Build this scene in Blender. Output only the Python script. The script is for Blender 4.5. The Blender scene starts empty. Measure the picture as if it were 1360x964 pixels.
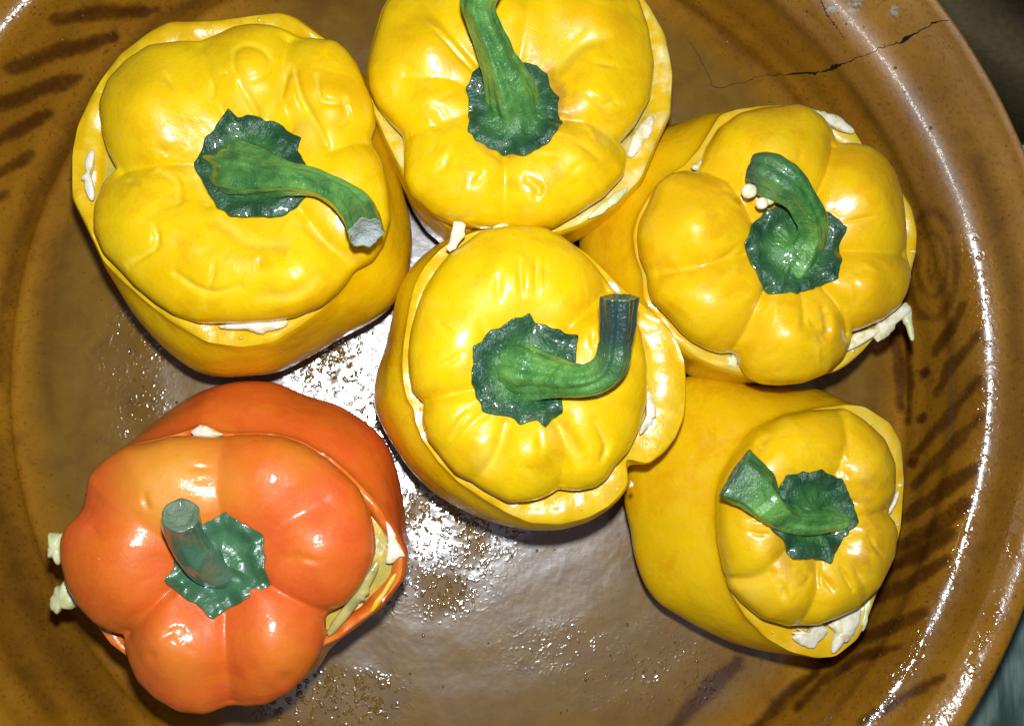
import bpy, math, random
import numpy as np
from mathutils import Vector, Matrix
from mathutils.bvhtree import BVHTree

# ------------------------------------------------------------------ camera
# all geometry below is worked out in centimetres and linked in metres (S)
S = 0.01
F, CX, CY, H = 1178.0, 680.0, 482.0, 32.0          # focal length (photo pixels), centre, height over dish floor
NAD = (595.0, 560.0)                               # the photo pixel straight below the lens
def _rot():
    r = np.array([(NAD[0]-CX)/F, -(NAD[1]-CY)/F, -1.0]); r /= np.linalg.norm(r)
    d = np.array([0, 0, -1.0]); v = np.cross(r, d); c = r @ d
    K = np.array([[0, -v[2], v[1]], [v[2], 0, -v[0]], [-v[1], v[0], 0]])
    return np.eye(3) + K + K @ K/(1+c)
ROT = _rot()
def un(p, z):
    p = np.atleast_2d(np.asarray(p, float)); z = np.broadcast_to(np.asarray(z, float), (len(p),))
    d = np.stack([(p[:, 0]-CX)/F, -(p[:, 1]-CY)/F, -np.ones(len(p))], 1) @ ROT.T
    t = (z-H)/d[:, 2]
    return np.stack([d[:, 0]*t, d[:, 1]*t, z], 1)
def proj(P):
    Q = (np.asarray(P, float)-np.array([0, 0, H])) @ ROT
    return np.stack([CX-F*Q[..., 0]/Q[..., 2], CY+F*Q[..., 1]/Q[..., 2]], -1)

sc = bpy.context.scene
C = sc.collection
cam = bpy.data.cameras.new('camera'); camo = bpy.data.objects.new('camera', cam); C.objects.link(camo)
camo.matrix_world = Matrix.Translation((0, 0, H*S)) @ Matrix(ROT.tolist()).to_4x4()
cam.sensor_width = 36; cam.lens = 36*F/1360.0; cam.clip_start = 0.005; cam.clip_end = 50
sc.camera = camo
sc.render.resolution_x, sc.render.resolution_y = 1024, 725
sc.render.engine = 'CYCLES'
sc.view_settings.view_transform = 'Standard'; sc.view_settings.look = 'None'
sc.view_settings.exposure = 0.0; sc.view_settings.gamma = 1.0

# ------------------------------------------------------------------ light: phone flash beside the lens, dim kitchen light
w = bpy.data.worlds.new('World'); sc.world = w; w.use_nodes = True
w.node_tree.nodes['Background'].inputs[0].default_value = (0.80, 0.86, 1.0, 1)
w.node_tree.nodes['Background'].inputs[1].default_value = 0.05
def lamp(name, kind, loc, power, col, size):
    l = bpy.data.lights.new(name, kind); l.energy = power; l.color = col
    if kind == 'AREA': l.shape = 'DISK'; l.size = size*S
    else: l.shadow_soft_size = size*S
    o = bpy.data.objects.new(name, l); C.objects.link(o); o.location = [c*S for c in loc]; return o
lamp('phone_flash', 'POINT', (0.2, 2.6, H+0.3), 3.7, (1.0, 0.98, 0.95), 0.5)
ceil_l = lamp('ceiling_lamp', 'AREA', (18, -26, 165), 1.1, (0.95, 0.93, 1.0), 90)

# ------------------------------------------------------------------ node helper
def mat(name):
    m = bpy.data.materials.new(name); m.use_nodes = True
    nt = m.node_tree; b = nt.nodes['Principled BSDF']
    return m, nt, b
def N(nt, t, **kw):
    n = nt.nodes.new(t)
    for k, v in kw.items():
        if k.startswith('i_'):
            key = k[2:]; key = int(key) if key.isdigit() else key.replace('_', ' ')
            n.inputs[key].default_value = v
        else: setattr(n, k, v)
    return n
def coords(nt, k=100.0):
    tc = N(nt, 'ShaderNodeNewGeometry'); m = N(nt, 'ShaderNodeVectorMath', operation='SCALE'); m.inputs[3].default_value = k
    tc = N(nt, 'ShaderNodeTexCoord')
    nt.links.new(tc.outputs['Object'], m.inputs[0]); return m.outputs[0]
def noise(nt, co, scale, detail=4, rough=0.55, dist=0.0):
    n = N(nt, 'ShaderNodeTexNoise'); n.inputs['Scale'].default_value = scale; n.inputs['Detail'].default_value = detail
    n.inputs['Roughness'].default_value = rough; n.inputs['Distortion'].default_value = dist
    nt.links.new(co, n.inputs['Vector']); return n.outputs[0]
def voro(nt, co, scale, feature='F1', out=0, rnd=1.0):
    n = N(nt, 'ShaderNodeTexVoronoi', feature=feature); n.inputs['Scale'].default_value = scale
    n.inputs['Randomness'].default_value = rnd
    nt.links.new(co, n.inputs['Vector']); return n.outputs[out]
def ramp(nt, src, a, b, lo=0.0, hi=1.0):
    n = N(nt, 'ShaderNodeMapRange', clamp=True, interpolation_type='SMOOTHSTEP')
    for i, v in zip((1, 2, 3, 4), (a, b, lo, hi)): n.inputs[i].default_value = v
    nt.links.new(src, n.inputs[0]); return n.outputs[0]
def math_(nt, op, a, b=None):
    n = N(nt, 'ShaderNodeMath', operation=op)
    for i, v in enumerate((a, b)):
        if v is None: continue
        if isinstance(v, (int, float)): n.inputs[i].default_value = v
        else: nt.links.new(v, n.inputs[i])
    return n.outputs[0]
def mixc(nt, fac, a, b):
    n = N(nt, 'ShaderNodeMix', data_type='RGBA')
    if isinstance(fac, (int, float)): n.inputs[0].default_value = fac
    else: nt.links.new(fac, n.inputs[0])
    for i, v in ((6, a), (7, b)):
        if isinstance(v, tuple): n.inputs[i].default_value = (*v, 1)
        else: nt.links.new(v, n.inputs[i])
    return n.outputs[2]
def bump(nt, h, strength, dist, prev=None, mul=None):
    if mul is not None: h = math_(nt, 'MULTIPLY', h, mul)
    n = N(nt, 'ShaderNodeBump'); n.inputs['Strength'].default_value = strength; n.inputs['Distance'].default_value = dist*S
    nt.links.new(h, n.inputs['Height'])
    if prev is not None: nt.links.new(prev, n.inputs['Normal'])
    return n.outputs[0]
def attr(nt, name):
    return N(nt, 'ShaderNodeAttribute', attribute_name=name).outputs['Fac']

def skin_mat(name, c1, c2, c3, speck=(0.35, 0.16, 0.02), rough=0.30, sss=0.16):
    m, nt, b = mat(name); co = coords(nt)
    n1 = noise(nt, co, 0.5, 3); n2 = noise(nt, co, 2.2, 5)
    base = mixc(nt, ramp(nt, n1, 0.38, 0.62), c1, c2)
    base = mixc(nt, math_(nt, 'MULTIPLY', ramp(nt, noise(nt, co, 0.9, 5, 0.7), 0.52, 0.72), 0.14), base, c3)
    deep = tuple(v*k for v, k in zip(c1, (0.90, 0.74, 0.7)))
    base = mixc(nt, math_(nt, 'MULTIPLY', ramp(nt, noise(nt, co, 0.8, 5, 0.65, 0.6), 0.48, 0.66), 0.55), base, deep)
    base = mixc(nt, math_(nt, 'MULTIPLY', ramp(nt, noise(nt, co, 14.0, 3, 0.6), 0.52, 0.70), 0.16), base, deep)
    base = mixc(nt, attr(nt, 'tint'), base, c3)
    # sparse brown flecks, more of them near the stem
    v = voro(nt, co, 4.2); vf = ramp(nt, v, 0.03, 0.10, 1, 0)
    sel = ramp(nt, noise(nt, co, 1.3, 2), 0.50, 0.62)
    vf = math_(nt, 'MULTIPLY', vf, sel)
    base = mixc(nt, math_(nt, 'MULTIPLY', vf, 0.55), base, speck)
    base = mixc(nt, math_(nt, 'MULTIPLY', attr(nt, 'stain'), ramp(nt, n2, 0.35, 0.6)), base, speck)
    nt.links.new(base, b.inputs['Base Color'])
    b.inputs['Subsurface Weight'].default_value = sss
    b.inputs['Subsurface Radius'].default_value = (1.0, 0.8, 0.15); b.inputs['Subsurface Scale'].default_value = 0.003
    nt.links.new(ramp(nt, n2, 0.3, 0.7, rough-0.07, rough+0.16), b.inputs['Roughness'])
    b.inputs['Coat Weight'].default_value = 0.55; b.inputs['Coat Roughness'].default_value = 0.07; b.inputs['Specular IOR Level'].default_value = 0.38
    b1 = bump(nt, noise(nt, co, 1.1, 3, 0.5), 0.35, 0.10)
    b2 = bump(nt, noise(nt, co, 2.6, 3, 0.55, 0.5), 0.35, 0.035, b1); b2 = bump(nt, noise(nt, co, 9.0, 4, 0.6), 0.5, 0.013, b2)
    b3 = bump(nt, noise(nt, co, 26.0, 2, 0.5), 0.45, 0.004, b2)
    b4 = b3
    oil = math_(nt, 'MULTIPLY', ramp(nt, voro(nt, co, 4.5), 0.05, 0.20, 1, 0), ramp(nt, noise(nt, co, 1.0, 3), 0.50, 0.58))
    b5 = bump(nt, oil, 0.8, 0.02, b4)
    nt.links.new(b4, b.inputs['Normal']); nt.links.new(b5, b.inputs['Coat Normal'])
    return m
M = {}
M['yel'] = skin_mat('pepper_skin_lemon', (0.76, 0.500, 0.001), (0.79, 0.555, 0.002), (0.82, 0.70, 0.10))
M['yel2'] = skin_mat('pepper_skin_golden', (0.73, 0.450, 0.002), (0.76, 0.510, 0.003), (0.82, 0.64, 0.08))
M['ora'] = skin_mat('pepper_skin_orange', (0.69, 0.118, 0.018), (0.67, 0.150, 0.012), (0.66, 0.31, 0.03), speck=(0.45, 0.05, 0.02), rough=0.42)
def flesh_mat(name, c1, c2):
    m, nt, b = mat(name); co = coords(nt)
    base = mixc(nt, ramp(nt, noise(nt, co, 2.0, 4), 0.4, 0.62), c1, c2)
    nt.links.new(base, b.inputs['Base Color'])
    b.inputs['Roughness'].default_value = 0.28; b.inputs['Coat Weight'].default_value = 0.5; b.inputs['Coat Roughness'].default_value = 0.06
    n = bump(nt, noise(nt, co, 2.5, 3), 0.6, 0.05); n = bump(nt, noise(nt, co, 9, 2), 0.6, 0.009, n)
    nt.links.new(n, b.inputs['Normal']); return m
M['flesh'] = flesh_mat('cut_yellow_flesh', (0.66, 0.42, 0.003), (0.72, 0.50, 0.010))
M['fleshp'] = flesh_mat('cut_pale_flesh', (0.70, 0.47, 0.008), (0.74, 0.63, 0.22))
M['fleshg'] = flesh_mat('cut_golden_flesh', (0.70, 0.43, 0.003), (0.64, 0.48, 0.05))
M['flesho'] = flesh_mat('cut_orange_flesh', (0.64, 0.12, 0.01), (0.68, 0.20, 0.03))
M['stuffing'] = flesh_mat('green_grey_stuffing', (0.42, 0.38, 0.09), (0.60, 0.44, 0.05))
def cheese_mat(name, c1, c2):
    m, nt, b = mat(name); co = coords(nt)
    base = mixc(nt, ramp(nt, noise(nt, co, 3.0, 4), 0.42, 0.66), c1, c2)
    nt.links.new(base, b.inputs['Base Color'])
    b.inputs['Roughness'].default_value = 0.32; b.inputs['Coat Weight'].default_value = 0.6; b.inputs['Subsurface Weight'].default_value = 0.25; b.inputs['Subsurface Radius'].default_value = (1, .9, .6); b.inputs['Subsurface Scale'].default_value = 0.002
    n = bump(nt, noise(nt, co, 5, 5), 0.6, 0.05); nt.links.new(n, b.inputs['Normal']); return m
M['cheese'] = cheese_mat('white_cheese', (0.80, 0.79, 0.68), (0.62, 0.58, 0.28))
M['greencheese'] = cheese_mat('pale_green_cheese', (0.66, 0.70, 0.42), (0.55, 0.60, 0.28))
def green_mat(name, c1, c2, c3, spec=0.5, rough=0.28, bs=1.0, fine=12.0):
    m, nt, b = mat(name); co = coords(nt)
    n1 = noise(nt, co, 1.1, 4, 0.6, 0.4)
    base = mixc(nt, ramp(nt, n1, 0.35, 0.65), c1, c2)
    base = mixc(nt, attr(nt, 'tint'), base, c3)
    nt.links.new(base, b.inputs['Base Color'])
    b.inputs['Roughness'].default_value = rough
    b.inputs['Coat Weight'].default_value = 0.9; b.inputs['Coat Roughness'].default_value = 0.05; b.inputs['Coat Tint'].default_value = (0.8, 0.9, 1, 1)
    n = bump(nt, noise(nt, co, 3.0, 5, 0.6), 0.8*bs, 0.07); n = bump(nt, noise(nt, co, fine, 3), 0.7*bs, 0.02, n)
    nt.links.new(n, b.inputs['Normal']); return m
M['calyx'] = green_mat('calyx_wet_dark_green', (0.014, 0.062, 0.027), (0.042, 0.118, 0.045), (0.085, 0.27, 0.045), bs=1.3)
M['calyx_o'] = green_mat('calyx_leaf_green', (0.045, 0.13, 0.055), (0.075, 0.18, 0.085), (0.07, 0.20, 0.07), bs=0.5)
M['stem'] = green_mat('stem_green', (0.05, 0.18, 0.035), (0.17, 0.40, 0.075), (0.028, 0.060, 0.050), bs=1.1)
M['stem_o'] = green_mat('stem_grey_green', (0.055, 0.15, 0.075), (0.10, 0.22, 0.13), (0.15, 0.23, 0.16), bs=0.6)
M['stemcut'] = green_mat('stem_cut_end', (0.07, 0.12, 0.06), (0.17, 0.22, 0.13), (0.015, 0.03, 0.025), rough=0.5, bs=1.5)

M['stemcutl'] = green_mat('stem_pale_cut_end', (0.26, 0.31, 0.24), (0.42, 0.46, 0.42), (0.12, 0.20, 0.12), rough=0.45, bs=2.0)
# glazed clay: paint strokes, mottling and wet relief; the narrow dark strokes are painted slip, some broad soft ones painted-in shade
def clay():
    m, nt, b = mat('brown_glazed_clay'); co = coords(nt)
    n0 = noise(nt, co, 0.16, 4, 0.6); n1 = noise(nt, co, 0.9, 6, 0.65, 0.5); n2 = noise(nt, co, 7.0, 5, 0.7)
    base = mixc(nt, ramp(nt, n0, 0.35, 0.65), (0.27, 0.122, 0.007), (0.36, 0.172, 0.011))
    base = mixc(nt, math_(nt, 'MULTIPLY', ramp(nt, n1, 0.5, 0.75), 0.45), base, (0.13, 0.055, 0.008))
    base = mixc(nt, math_(nt, 'MULTIPLY', ramp(nt, n2, 0.53, 0.68), 0.62), base, (0.12, 0.045, 0.006))
    base = mixc(nt, attr(nt, 'floor'), base, mixc(nt, ramp(nt, n1, 0.3, 0.7), (0.215, 0.122, 0.014), (0.165, 0.088, 0.012)))
    rag = math_(nt, 'MULTIPLY', attr(nt, 'paint_shade'), ramp(nt, math_(nt, 'ADD', n1, math_(nt, 'MULTIPLY', n2, 0.5)), 0.45, 0.85, 0.75, 1.0))
    base = mixc(nt, rag, base, (0.058, 0.018, 0.003))
    # pin holes
    v = ramp(nt, voro(nt, co, 3.6), 0.04, 0.12, 1, 0); v = math_(nt, 'MULTIPLY', v, ramp(nt, noise(nt, co, 1.1, 2), 0.47, 0.57))
    base = mixc(nt, math_(nt, 'MULTIPLY', v, 0.85), base, (0.03, 0.012, 0.004))
    base = mixc(nt, attr(nt, 'chip'), base, mixc(nt, ramp(nt, n2, 0.4, 0.6), (0.42, 0.38, 0.30), (0.14, 0.09, 0.05)))
    nt.links.new(base, b.inputs['Base Color'])
    wet = attr(nt, 'wet')
    dl = attr(nt, 'dull')
    rg = math_(nt, 'ADD', ramp(nt, wet, 0, 0.7, 0.33, 0.06), math_(nt, 'MULTIPLY', dl, 0.30))
    nt.links.new(rg, b.inputs['Roughness'])
    b.inputs['Specular Tint'].default_value = (0.70, 0.84, 1.0, 1); b.inputs['IOR'].default_value = 1.5; nt.links.new(math_(nt, 'ADD', math_(nt, 'MULTIPLY', ramp(nt, wet, 0.02, 0.5, 0.22, 0.6), math_(nt, 'SUBTRACT', 1.0, math_(nt, 'MULTIPLY', attr(nt, 'dull'), 0.75))), math_(nt, 'MULTIPLY', attr(nt, 'sheen'), 1.0)), b.inputs['Specular IOR Level'])
    nt.links.new(math_(nt, 'MULTIPLY', ramp(nt, wet, 0, 0.6, 0.25, 1.0), math_(nt, 'SUBTRACT', 1.0, dl)), b.inputs['Coat Weight']); nt.links.new(ramp(nt, wet, 0, 0.6, 0.12, 0.07), b.inputs['Coat Roughness'])
    dry = math_(nt, 'MULTIPLY', ramp(nt, wet, 0.1, 0.7, 1.0, 0.12), math_(nt, 'SUBTRACT', 1.0, math_(nt, 'MULTIPLY', attr(nt, 'floor'), 0.72)))
    nn = bump(nt, noise(nt, co, 0.55, 3), 0.5, 0.10)
    nn = bump(nt, noise(nt, co, 3.0, 4, 0.6), 0.36, 0.030, nn, dry); nn = bump(nt, noise(nt, co, 6.5, 2, 0.5), 0.5, 0.018, nn, dry)
    nn = bump(nt, noise(nt, co, 11.0, 3, 0.6), 0.38, 0.011, nn, dry)
    bub = N(nt, 'ShaderNodeTexVoronoi', feature='SMOOTH_F1'); bub.inputs['Scale'].default_value = 4.0; bub.inputs['Smoothness'].default_value = 0.25
    dco = N(nt, 'ShaderNodeVectorMath', operation='ADD'); nt.links.new(co, dco.inputs[0])
    nd = N(nt, 'ShaderNodeTexNoise'); nd.inputs['Scale'].default_value = 2.0; nt.links.new(co, nd.inputs['Vector'])
    nt.links.new(nd.outputs[1], dco.inputs[1]); nt.links.new(dco.outputs[0], bub.inputs['Vector'])
    hb = N(nt, 'ShaderNodeBump'); hb.inputs['Distance'].default_value = 0.034*S
    nt.links.new(ramp(nt, bub.outputs[0], 0.08, 0.50, 1, 0), hb.inputs['Height']); nt.links.new(wet, hb.inputs['Strength']); nt.links.new(nn, hb.inputs['Normal'])
    nt.links.new(hb.outputs[0], b.inputs['Normal']); nt.links.new(hb.outputs[0], b.inputs['Coat Normal'])
    return m
M['clay'] = clay()
def plain(name, c, rough=0.5, **kw):
    m, nt, b = mat(name); co = coords(nt)
    d = tuple(x*0.45 for x in c)
    base = mixc(nt, ramp(nt, noise(nt, co, kw.get('sc', 1.0), 5), 0.35, 0.7), c, d)
    nt.links.new(base, b.inputs['Base Color']); b.inputs['Roughness'].default_value = rough
    n = bump(nt, noise(nt, co, kw.get('bsc', 5.0), 5), 0.6, 0.04); nt.links.new(n, b.inputs['Normal']); return m
M['crack'] = plain('dark_crack', (0.010, 0.007, 0.005), 0.55)
M['bead'] = plain('wet_glaze_bead', (0.19, 0.11, 0.03), 0.05)
M['bead'].node_tree.nodes['Principled BSDF'].inputs['Coat Weight'].default_value = 1
M['juice'] = plain('clear_brown_juice', (0.10, 0.055, 0.012), 0.05)

# ------------------------------------------------------------------ mesh helpers
def link(name, V, faces, m, parent=None, attrs=None, smooth=True, mats=None, fm=None, loc=(0, 0, 0)):
    V = (np.asarray(V, float)-np.asarray(loc))*S
    me = bpy.data.meshes.new(name)
    if isinstance(faces, np.ndarray):
        k = faces.shape[1]
        me.vertices.add(len(V)); me.vertices.foreach_set('co', V.astype(np.float32).ravel())
        me.loops.add(faces.size); me.loops.foreach_set('vertex_index', faces.astype(np.int32).ravel())
        me.polygons.add(len(faces)); me.polygons.foreach_set('loop_start', np.arange(0, faces.size, k, dtype=np.int32))
        me.update(calc_edges=True); me.validate()
    else:
        me.from_pydata(V.tolist(), [], faces); me.update()
    for mm in (mats or [m]): me.materials.append(mm)
    if fm is not None: me.polygons.foreach_set('material_index', np.asarray(fm, np.int32))
    me.polygons.foreach_set('use_smooth', np.full(len(me.polygons), smooth))
    for k, a in (attrs or {}).items():
        at = me.attributes.new(k, 'FLOAT', 'POINT'); at.data.foreach_set('value', np.asarray(a, np.float32).ravel())
    o = bpy.data.objects.new(name, me); C.objects.link(o)
    if parent is not None: o.parent = parent
    else: o.location = [c*S for c in loc]
    return o
def grid_faces(nr, nt, closed=True, flip=False):
    i = np.arange(nr-1)[:, None]; j = np.arange(nt if closed else nt-1)[None, :]
    a = i*nt+j; b = i*nt+(j+1) % nt; c = (i+1)*nt+(j+1) % nt; d = (i+1)*nt+j
    f = np.stack([a, d, c, b] if not flip else [a, b, c, d], -1).reshape(-1, 4)
    return f
def blur(a, s):
    if s <= 0: return a
    n = len(a); k = np.fft.rfftfreq(n)*n
    return np.fft.irfft(np.fft.rfft(a)*np.exp(-0.5*(k*s*2*np.pi/n)**2), n)
def polar(P, c, n, sm=1.5):
    """radius about c of the closed outline P, resampled at n angles, blurred over sm degrees"""
    Q = np.asarray(P)[:, :2]-np.asarray(c)[:2]
    Q2 = np.concatenate([Q, Q[:1]]); pts = np.concatenate([Q2[i]+(Q2[i+1]-Q2[i])*np.linspace(0, 1, 40, endpoint=False)[:, None] for i in range(len(Q))])
    a = np.mod(np.arctan2(pts[:, 1], pts[:, 0]), 2*np.pi); r = np.hypot(*pts.T); o = np.argsort(a)
    th = np.arange(n)*2*np.pi/n
    return blur(np.interp(th, a[o], r[o], period=2*np.pi), sm*n/360)
class Waves:
    """cheap smooth noise: a sum of random plane waves"""
    def __init__(s, seed, freq, n=14, dim=3):
        r = np.random.RandomState(seed); d = r.normal(size=(n, dim)); d /= np.linalg.norm(d, axis=1)[:, None]
        s.k = d*freq*r.uniform(0.6, 1.6, (n, 1)); s.p = r.uniform(0, 6.28, n); s.n = n
    def __call__(s, P): return np.sin(np.asarray(P)[..., :s.k.shape[1]] @ s.k.T+s.p).sum(-1)/math.sqrt(s.n)
def seg_dist(X, Y, pts):
    """distance to a polyline and the position along it (0..1)"""
    best = np.full(X.shape, 1e9); tt = np.zeros(X.shape); n = len(pts)-1
    for i in range(n):
        a, b = np.asarray(pts[i], float)[:2], np.asarray(pts[i+1], float)[:2]; ab = b-a
        t = np.clip(((X-a[0])*ab[0]+(Y-a[1])*ab[1])/(ab@ab+1e-9), 0, 1)
        d = np.hypot(X-a[0]-t*ab[0], Y-a[1]-t*ab[1]); k = d < best
        best[k] = d[k]; tt[k] = (i+t[k])/n
    return best, tt
def catmull(P, n):
    P = np.asarray(P, float); Q = np.concatenate([[2*P[0]-P[1]], P, [2*P[-1]-P[-2]]]); out = []
    m = len(P)-1
    for u in np.linspace(0, m-1e-6, n):
        i = int(u); t = u-i; a, b, c, d = Q[i:i+4]
        out.append(0.5*((2*b)+(c-a)*t+(2*a-5*b+4*c-d)*t*t+(3*b-a-3*c+d)*t**3))
    return np.array(out)
def thing(name, label, cat, loc=(0, 0, 0), group=None):
    o = bpy.data.objects.new(name, None); C.objects.link(o); o.location = [c*S for c in loc]
    o['label'] = label; o['category'] = cat; o.empty_display_size = 0.02
    if group: o['group'] = group
    return o

# ------------------------------------------------------------------ table
TZ = -1.3
def table():
    n = 120; g = np.linspace(-90, 90, n); X, Y = np.meshgrid(g, g)
    Wn = Waves(5, 0.5, dim=2); W2 = Waves(6, 1.6, dim=2)
    Pq = np.stack([X*1.0+0.2*Y, Y*0.25], -1)
    Z = TZ+0.25*Wn(Pq)*0.6+0.05*W2(Pq)
    m, nt, b = mat('teal_table_cover'); co = coords(nt)
    mp = N(nt, 'ShaderNodeMapping'); mp.inputs['Scale'].default_value = (1.0, 0.16, 1); mp.inputs['Rotation'].default_value = (0, 0, 0.1); nt.links.new(co, mp.inputs[0])
    n1 = noise(nt, mp.outputs[0], 1.1, 5, 0.6); n2 = noise(nt, co, 0.25, 2)
    base = mixc(nt, ramp(nt, n1, 0.35, 0.65), (0.055, 0.11, 0.10), (0.24, 0.36, 0.34))
    base = mixc(nt, ramp(nt, n2, 0.50, 0.60), base, (0.06, 0.10, 0.07))
    nt.links.new(base, b.inputs['Base Color']); b.inputs['Roughness'].default_value = 0.3
    nt.links.new(bump(nt, n1, 0.6, 0.2), b.inputs['Normal'])
    V = np.stack([X, Y, Z], -1).reshape(-1, 3)
    o = link('table_surface', V, grid_faces(n, n, False, flip=True), m); o['kind'] = 'structure'
table()

# ------------------------------------------------------------------ the clay dish
DC = np.array([0.8, 1.7])
def ang_interp(deg, pts):
    a = np.array([p[0] for p in pts], float); v = np.array([p[1] for p in pts], float)
    r = np.interp(deg, a, v, period=360); return blur(r, 12*len(deg)/360)
NT, = (1000,)
th = np.arange(NT)*2*np.pi/NT; deg = np.degrees(th)
R_out = ang_interp(deg, [(30, 18.95), (0, 18.75), (-30, 18.45), (-90, 18.6), (150, 19.3), (180, 19.3), (90, 19.0)])
R_rdg = ang_interp(deg, [(38, 16.0), (25, 16.15), (0, 15.9), (-24, 15.85), (-42, 15.85), (-90, 16.4), (144, 17.1), (180, 17.0), (216, 16.9), (90, 16.5)])
R_flo = ang_interp(deg, [(148, 15.5), (180, 15.1), (219, 15.4), (43, 15.2), (0, 15.4), (-35, 15.5), (-90, 15.5), (90, 15.3)])
# control rows: (kind, offset, z)
def prof(k):
    fl, rd, ou = R_flo, R_rdg, R_out
    bead = ang_interp(deg, [(-100, .7), (-70, 1), (-20, 1), (0, .35), (25, .1), (90, .2), (140, .9), (170, .8), (220, .7)])
    rows = [(0.02*fl, 0.0), (0.15*fl, 0.05), (0.3*fl, 0.24), (0.6*fl, 0.82), (fl*0.78, 1.14), (fl*0.90, 1.34), (fl*0.965, 1.42), (fl*0.985, 1.47), (fl*0.997, 1.62), (fl+0.05, 1.9),
            (fl*0.72+rd*0.28, 2.6), (fl*0.42+rd*0.58, 3.4), (fl*0.2+rd*0.8-0.08, 4.0), (rd-0.12, 4.42), (rd+0.04, 4.82), (rd+0.32, 5.13), (rd+0.75, 5.29),
            (rd*0.5+ou*0.5+0.05, 5.28), (ou-1.15, 5.28), (ou-0.82, 5.29+0.14*bead), (ou-0.50, 5.31+0.32*bead), (ou-0.20, 5.32+0.34*bead), (ou-0.03, 5.45), (ou, 5.2), (ou-0.05, 4.9), (ou-0.5, 4.5),
            (rd+0.9, 3.6), (fl+0.9, 1.5), (fl*0.9, -0.9), (fl*0.5, -1.0), (0.02*fl, -1.0)]
    return rows
def dish_mesh(nt_skip, nper):
    rows = prof(0); rr = np.array([r[0][::nt_skip] for r in rows]); zz = np.array([np.zeros(rr.shape[1])+(r[1][::nt_skip] if isinstance(r[1], np.ndarray) else r[1]) for r in rows])
    P = np.stack([rr, zz], -1); n = rr.shape[1]
    vis = 24; seg = []
    Q = np.concatenate([[2*P[0]-P[1]], P, [2*P[-1]-P[-2]]])
    for i in range(len(rows)-1):
        a, b, c, d = Q[i], Q[i+1], Q[i+2], Q[i+3]
        L = np.hypot(*(P[i+1]-P[i]).mean(0)); m = max(2, int(round(L*nper))) if i < vis else 3
        for t in np.linspace(0, 1, m, endpoint=False):
            seg.append(0.5*((2*b)+(c-a)*t+(2*a-5*b+4*c-d)*t*t+(3*b-a-3*c+d)*t**3))
    seg.append(P[-1]); G = np.array(seg); return G, n
G, n = dish_mesh(1, 13)
t_ = th[None, :]
X = DC[0]+G[..., 0]*np.cos(t_); Y = DC[1]+G[..., 0]*np.sin(t_); Z = G[..., 1].copy()
wv = Waves(3, 0.55); wv2 = Waves(4, 2.2); rings = Waves(8, 1.0, 10, 1)
inner = (np.arange(len(G)) < len(G)*0.93)[:, None]
P3 = np.stack([X, Y, Z*1.4], -1)
Z += 0.035*wv(P3)+0.010*wv2(P3)
Rr = np.hypot(X-DC[0], Y-DC[1]); fade = np.clip((Rr-7)/6, 0, 1)*np.clip((15.0-Rr)/0.6, 0, 1)
Z += 0.012*np.sin(Rr*3.6+0.6*np.sin(t_*2+1))*fade*(0.6+0.4*np.sin(t_*1+2))
# throwing marks on the wall
dr = 0.03*np.sin(Z*5.5+np.sin(t_*2))*np.clip((Z-1.0)/1, 0, 1)*np.clip((4.6-Z)/0.6, 0, 1)
X += dr*np.cos(t_); Y += dr*np.sin(t_)
V = np.stack([X, Y, Z], -1)
pp = proj(V); PX, PY = pp[..., 0], pp[..., 1]
nrow = len(G); inside = np.zeros((nrow, 1)); 
zz_, rr_ = G[..., 1], G[..., 0]
top_i = int(np.argmax(G[:, 0, 0])); inside[:top_i+2] = 1
paint_shade = np.zeros(PX.shape)
jit = 3.0*Waves(21, 0.12, dim=2)(pp)+1.8*Waves(22, 0.55, dim=2)(pp)
def stroke(pts, w, amt=1.0, soft=1.6, taper=True):
    global paint_shade
    d, t = seg_dist(PX, PY, pts); ww = w*(0.75+0.35*np.sin(np.pi*np.clip(t*0.9+0.1, 0, 1))) if taper else w
    v = amt/(1+np.exp(np.clip((d+jit*0.5-ww)/soft, -30, 30))); paint_shade = np.maximum(paint_shade, v*inside)
for pts, wd in [([(70, 27), (135, 17), (205, 15)], 8), ([(12, 92), (75, 70), (150, 50)], 9), ([(-20, 145), (50, 120), (105, 103)], 9),
                ([(-10, 190), (35, 165), (65, 150)], 8), ([(-5, 232), (25, 215), (42, 203)], 6), ([(-5, 265), (10, 256)], 5),
                ([(1279, 405), (1262, 440), (1240, 470)], 7), ([(1297, 446), (1262, 490), (1243, 521)], 7), ([(1300, 505), (1255, 557), (1216, 604)], 7),
                ([(1300, 557), (1259, 596), (1216, 644)], 8), ([(1295, 620), (1251, 652), (1196, 692)], 9), ([(1283, 668), (1243, 700), (1188, 731)], 10),
                ([(1263, 707), (1228, 731), (1180, 755)], 9), ([(1255, 743), (1220, 767), (1160, 797), (1100, 840)], 8), ([(1228, 811), (1180, 834), (1110, 862)], 8),
                ([(1196, 858), (1140, 872), (1090, 905), (1058, 940)], 6), ([(1085, 895), (1040, 925), (1000, 970)], 6), ([(980, 880), (940, 915), (890, 970)], 9),
                ([(1187, 440), (1194, 480), (1197, 540)], 7), ([(1204, 440), (1208, 500), (1206, 560)], 4),
                ([(1140, 960), (1200, 925), (1250, 900)], 6)]:
    stroke(pts, wd*1.18, 0.92)
for x, y, r in [(207, 15, 6), (150, 54, 6), (141, 70, 3), (1228, 495, 8), (1224, 557, 7), (1212, 615, 8), (1100, 875, 7), (1060, 938, 5)]:
    stroke([(x, y), (x+2, y-3)], r, 1.0, 1.2, False)
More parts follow.
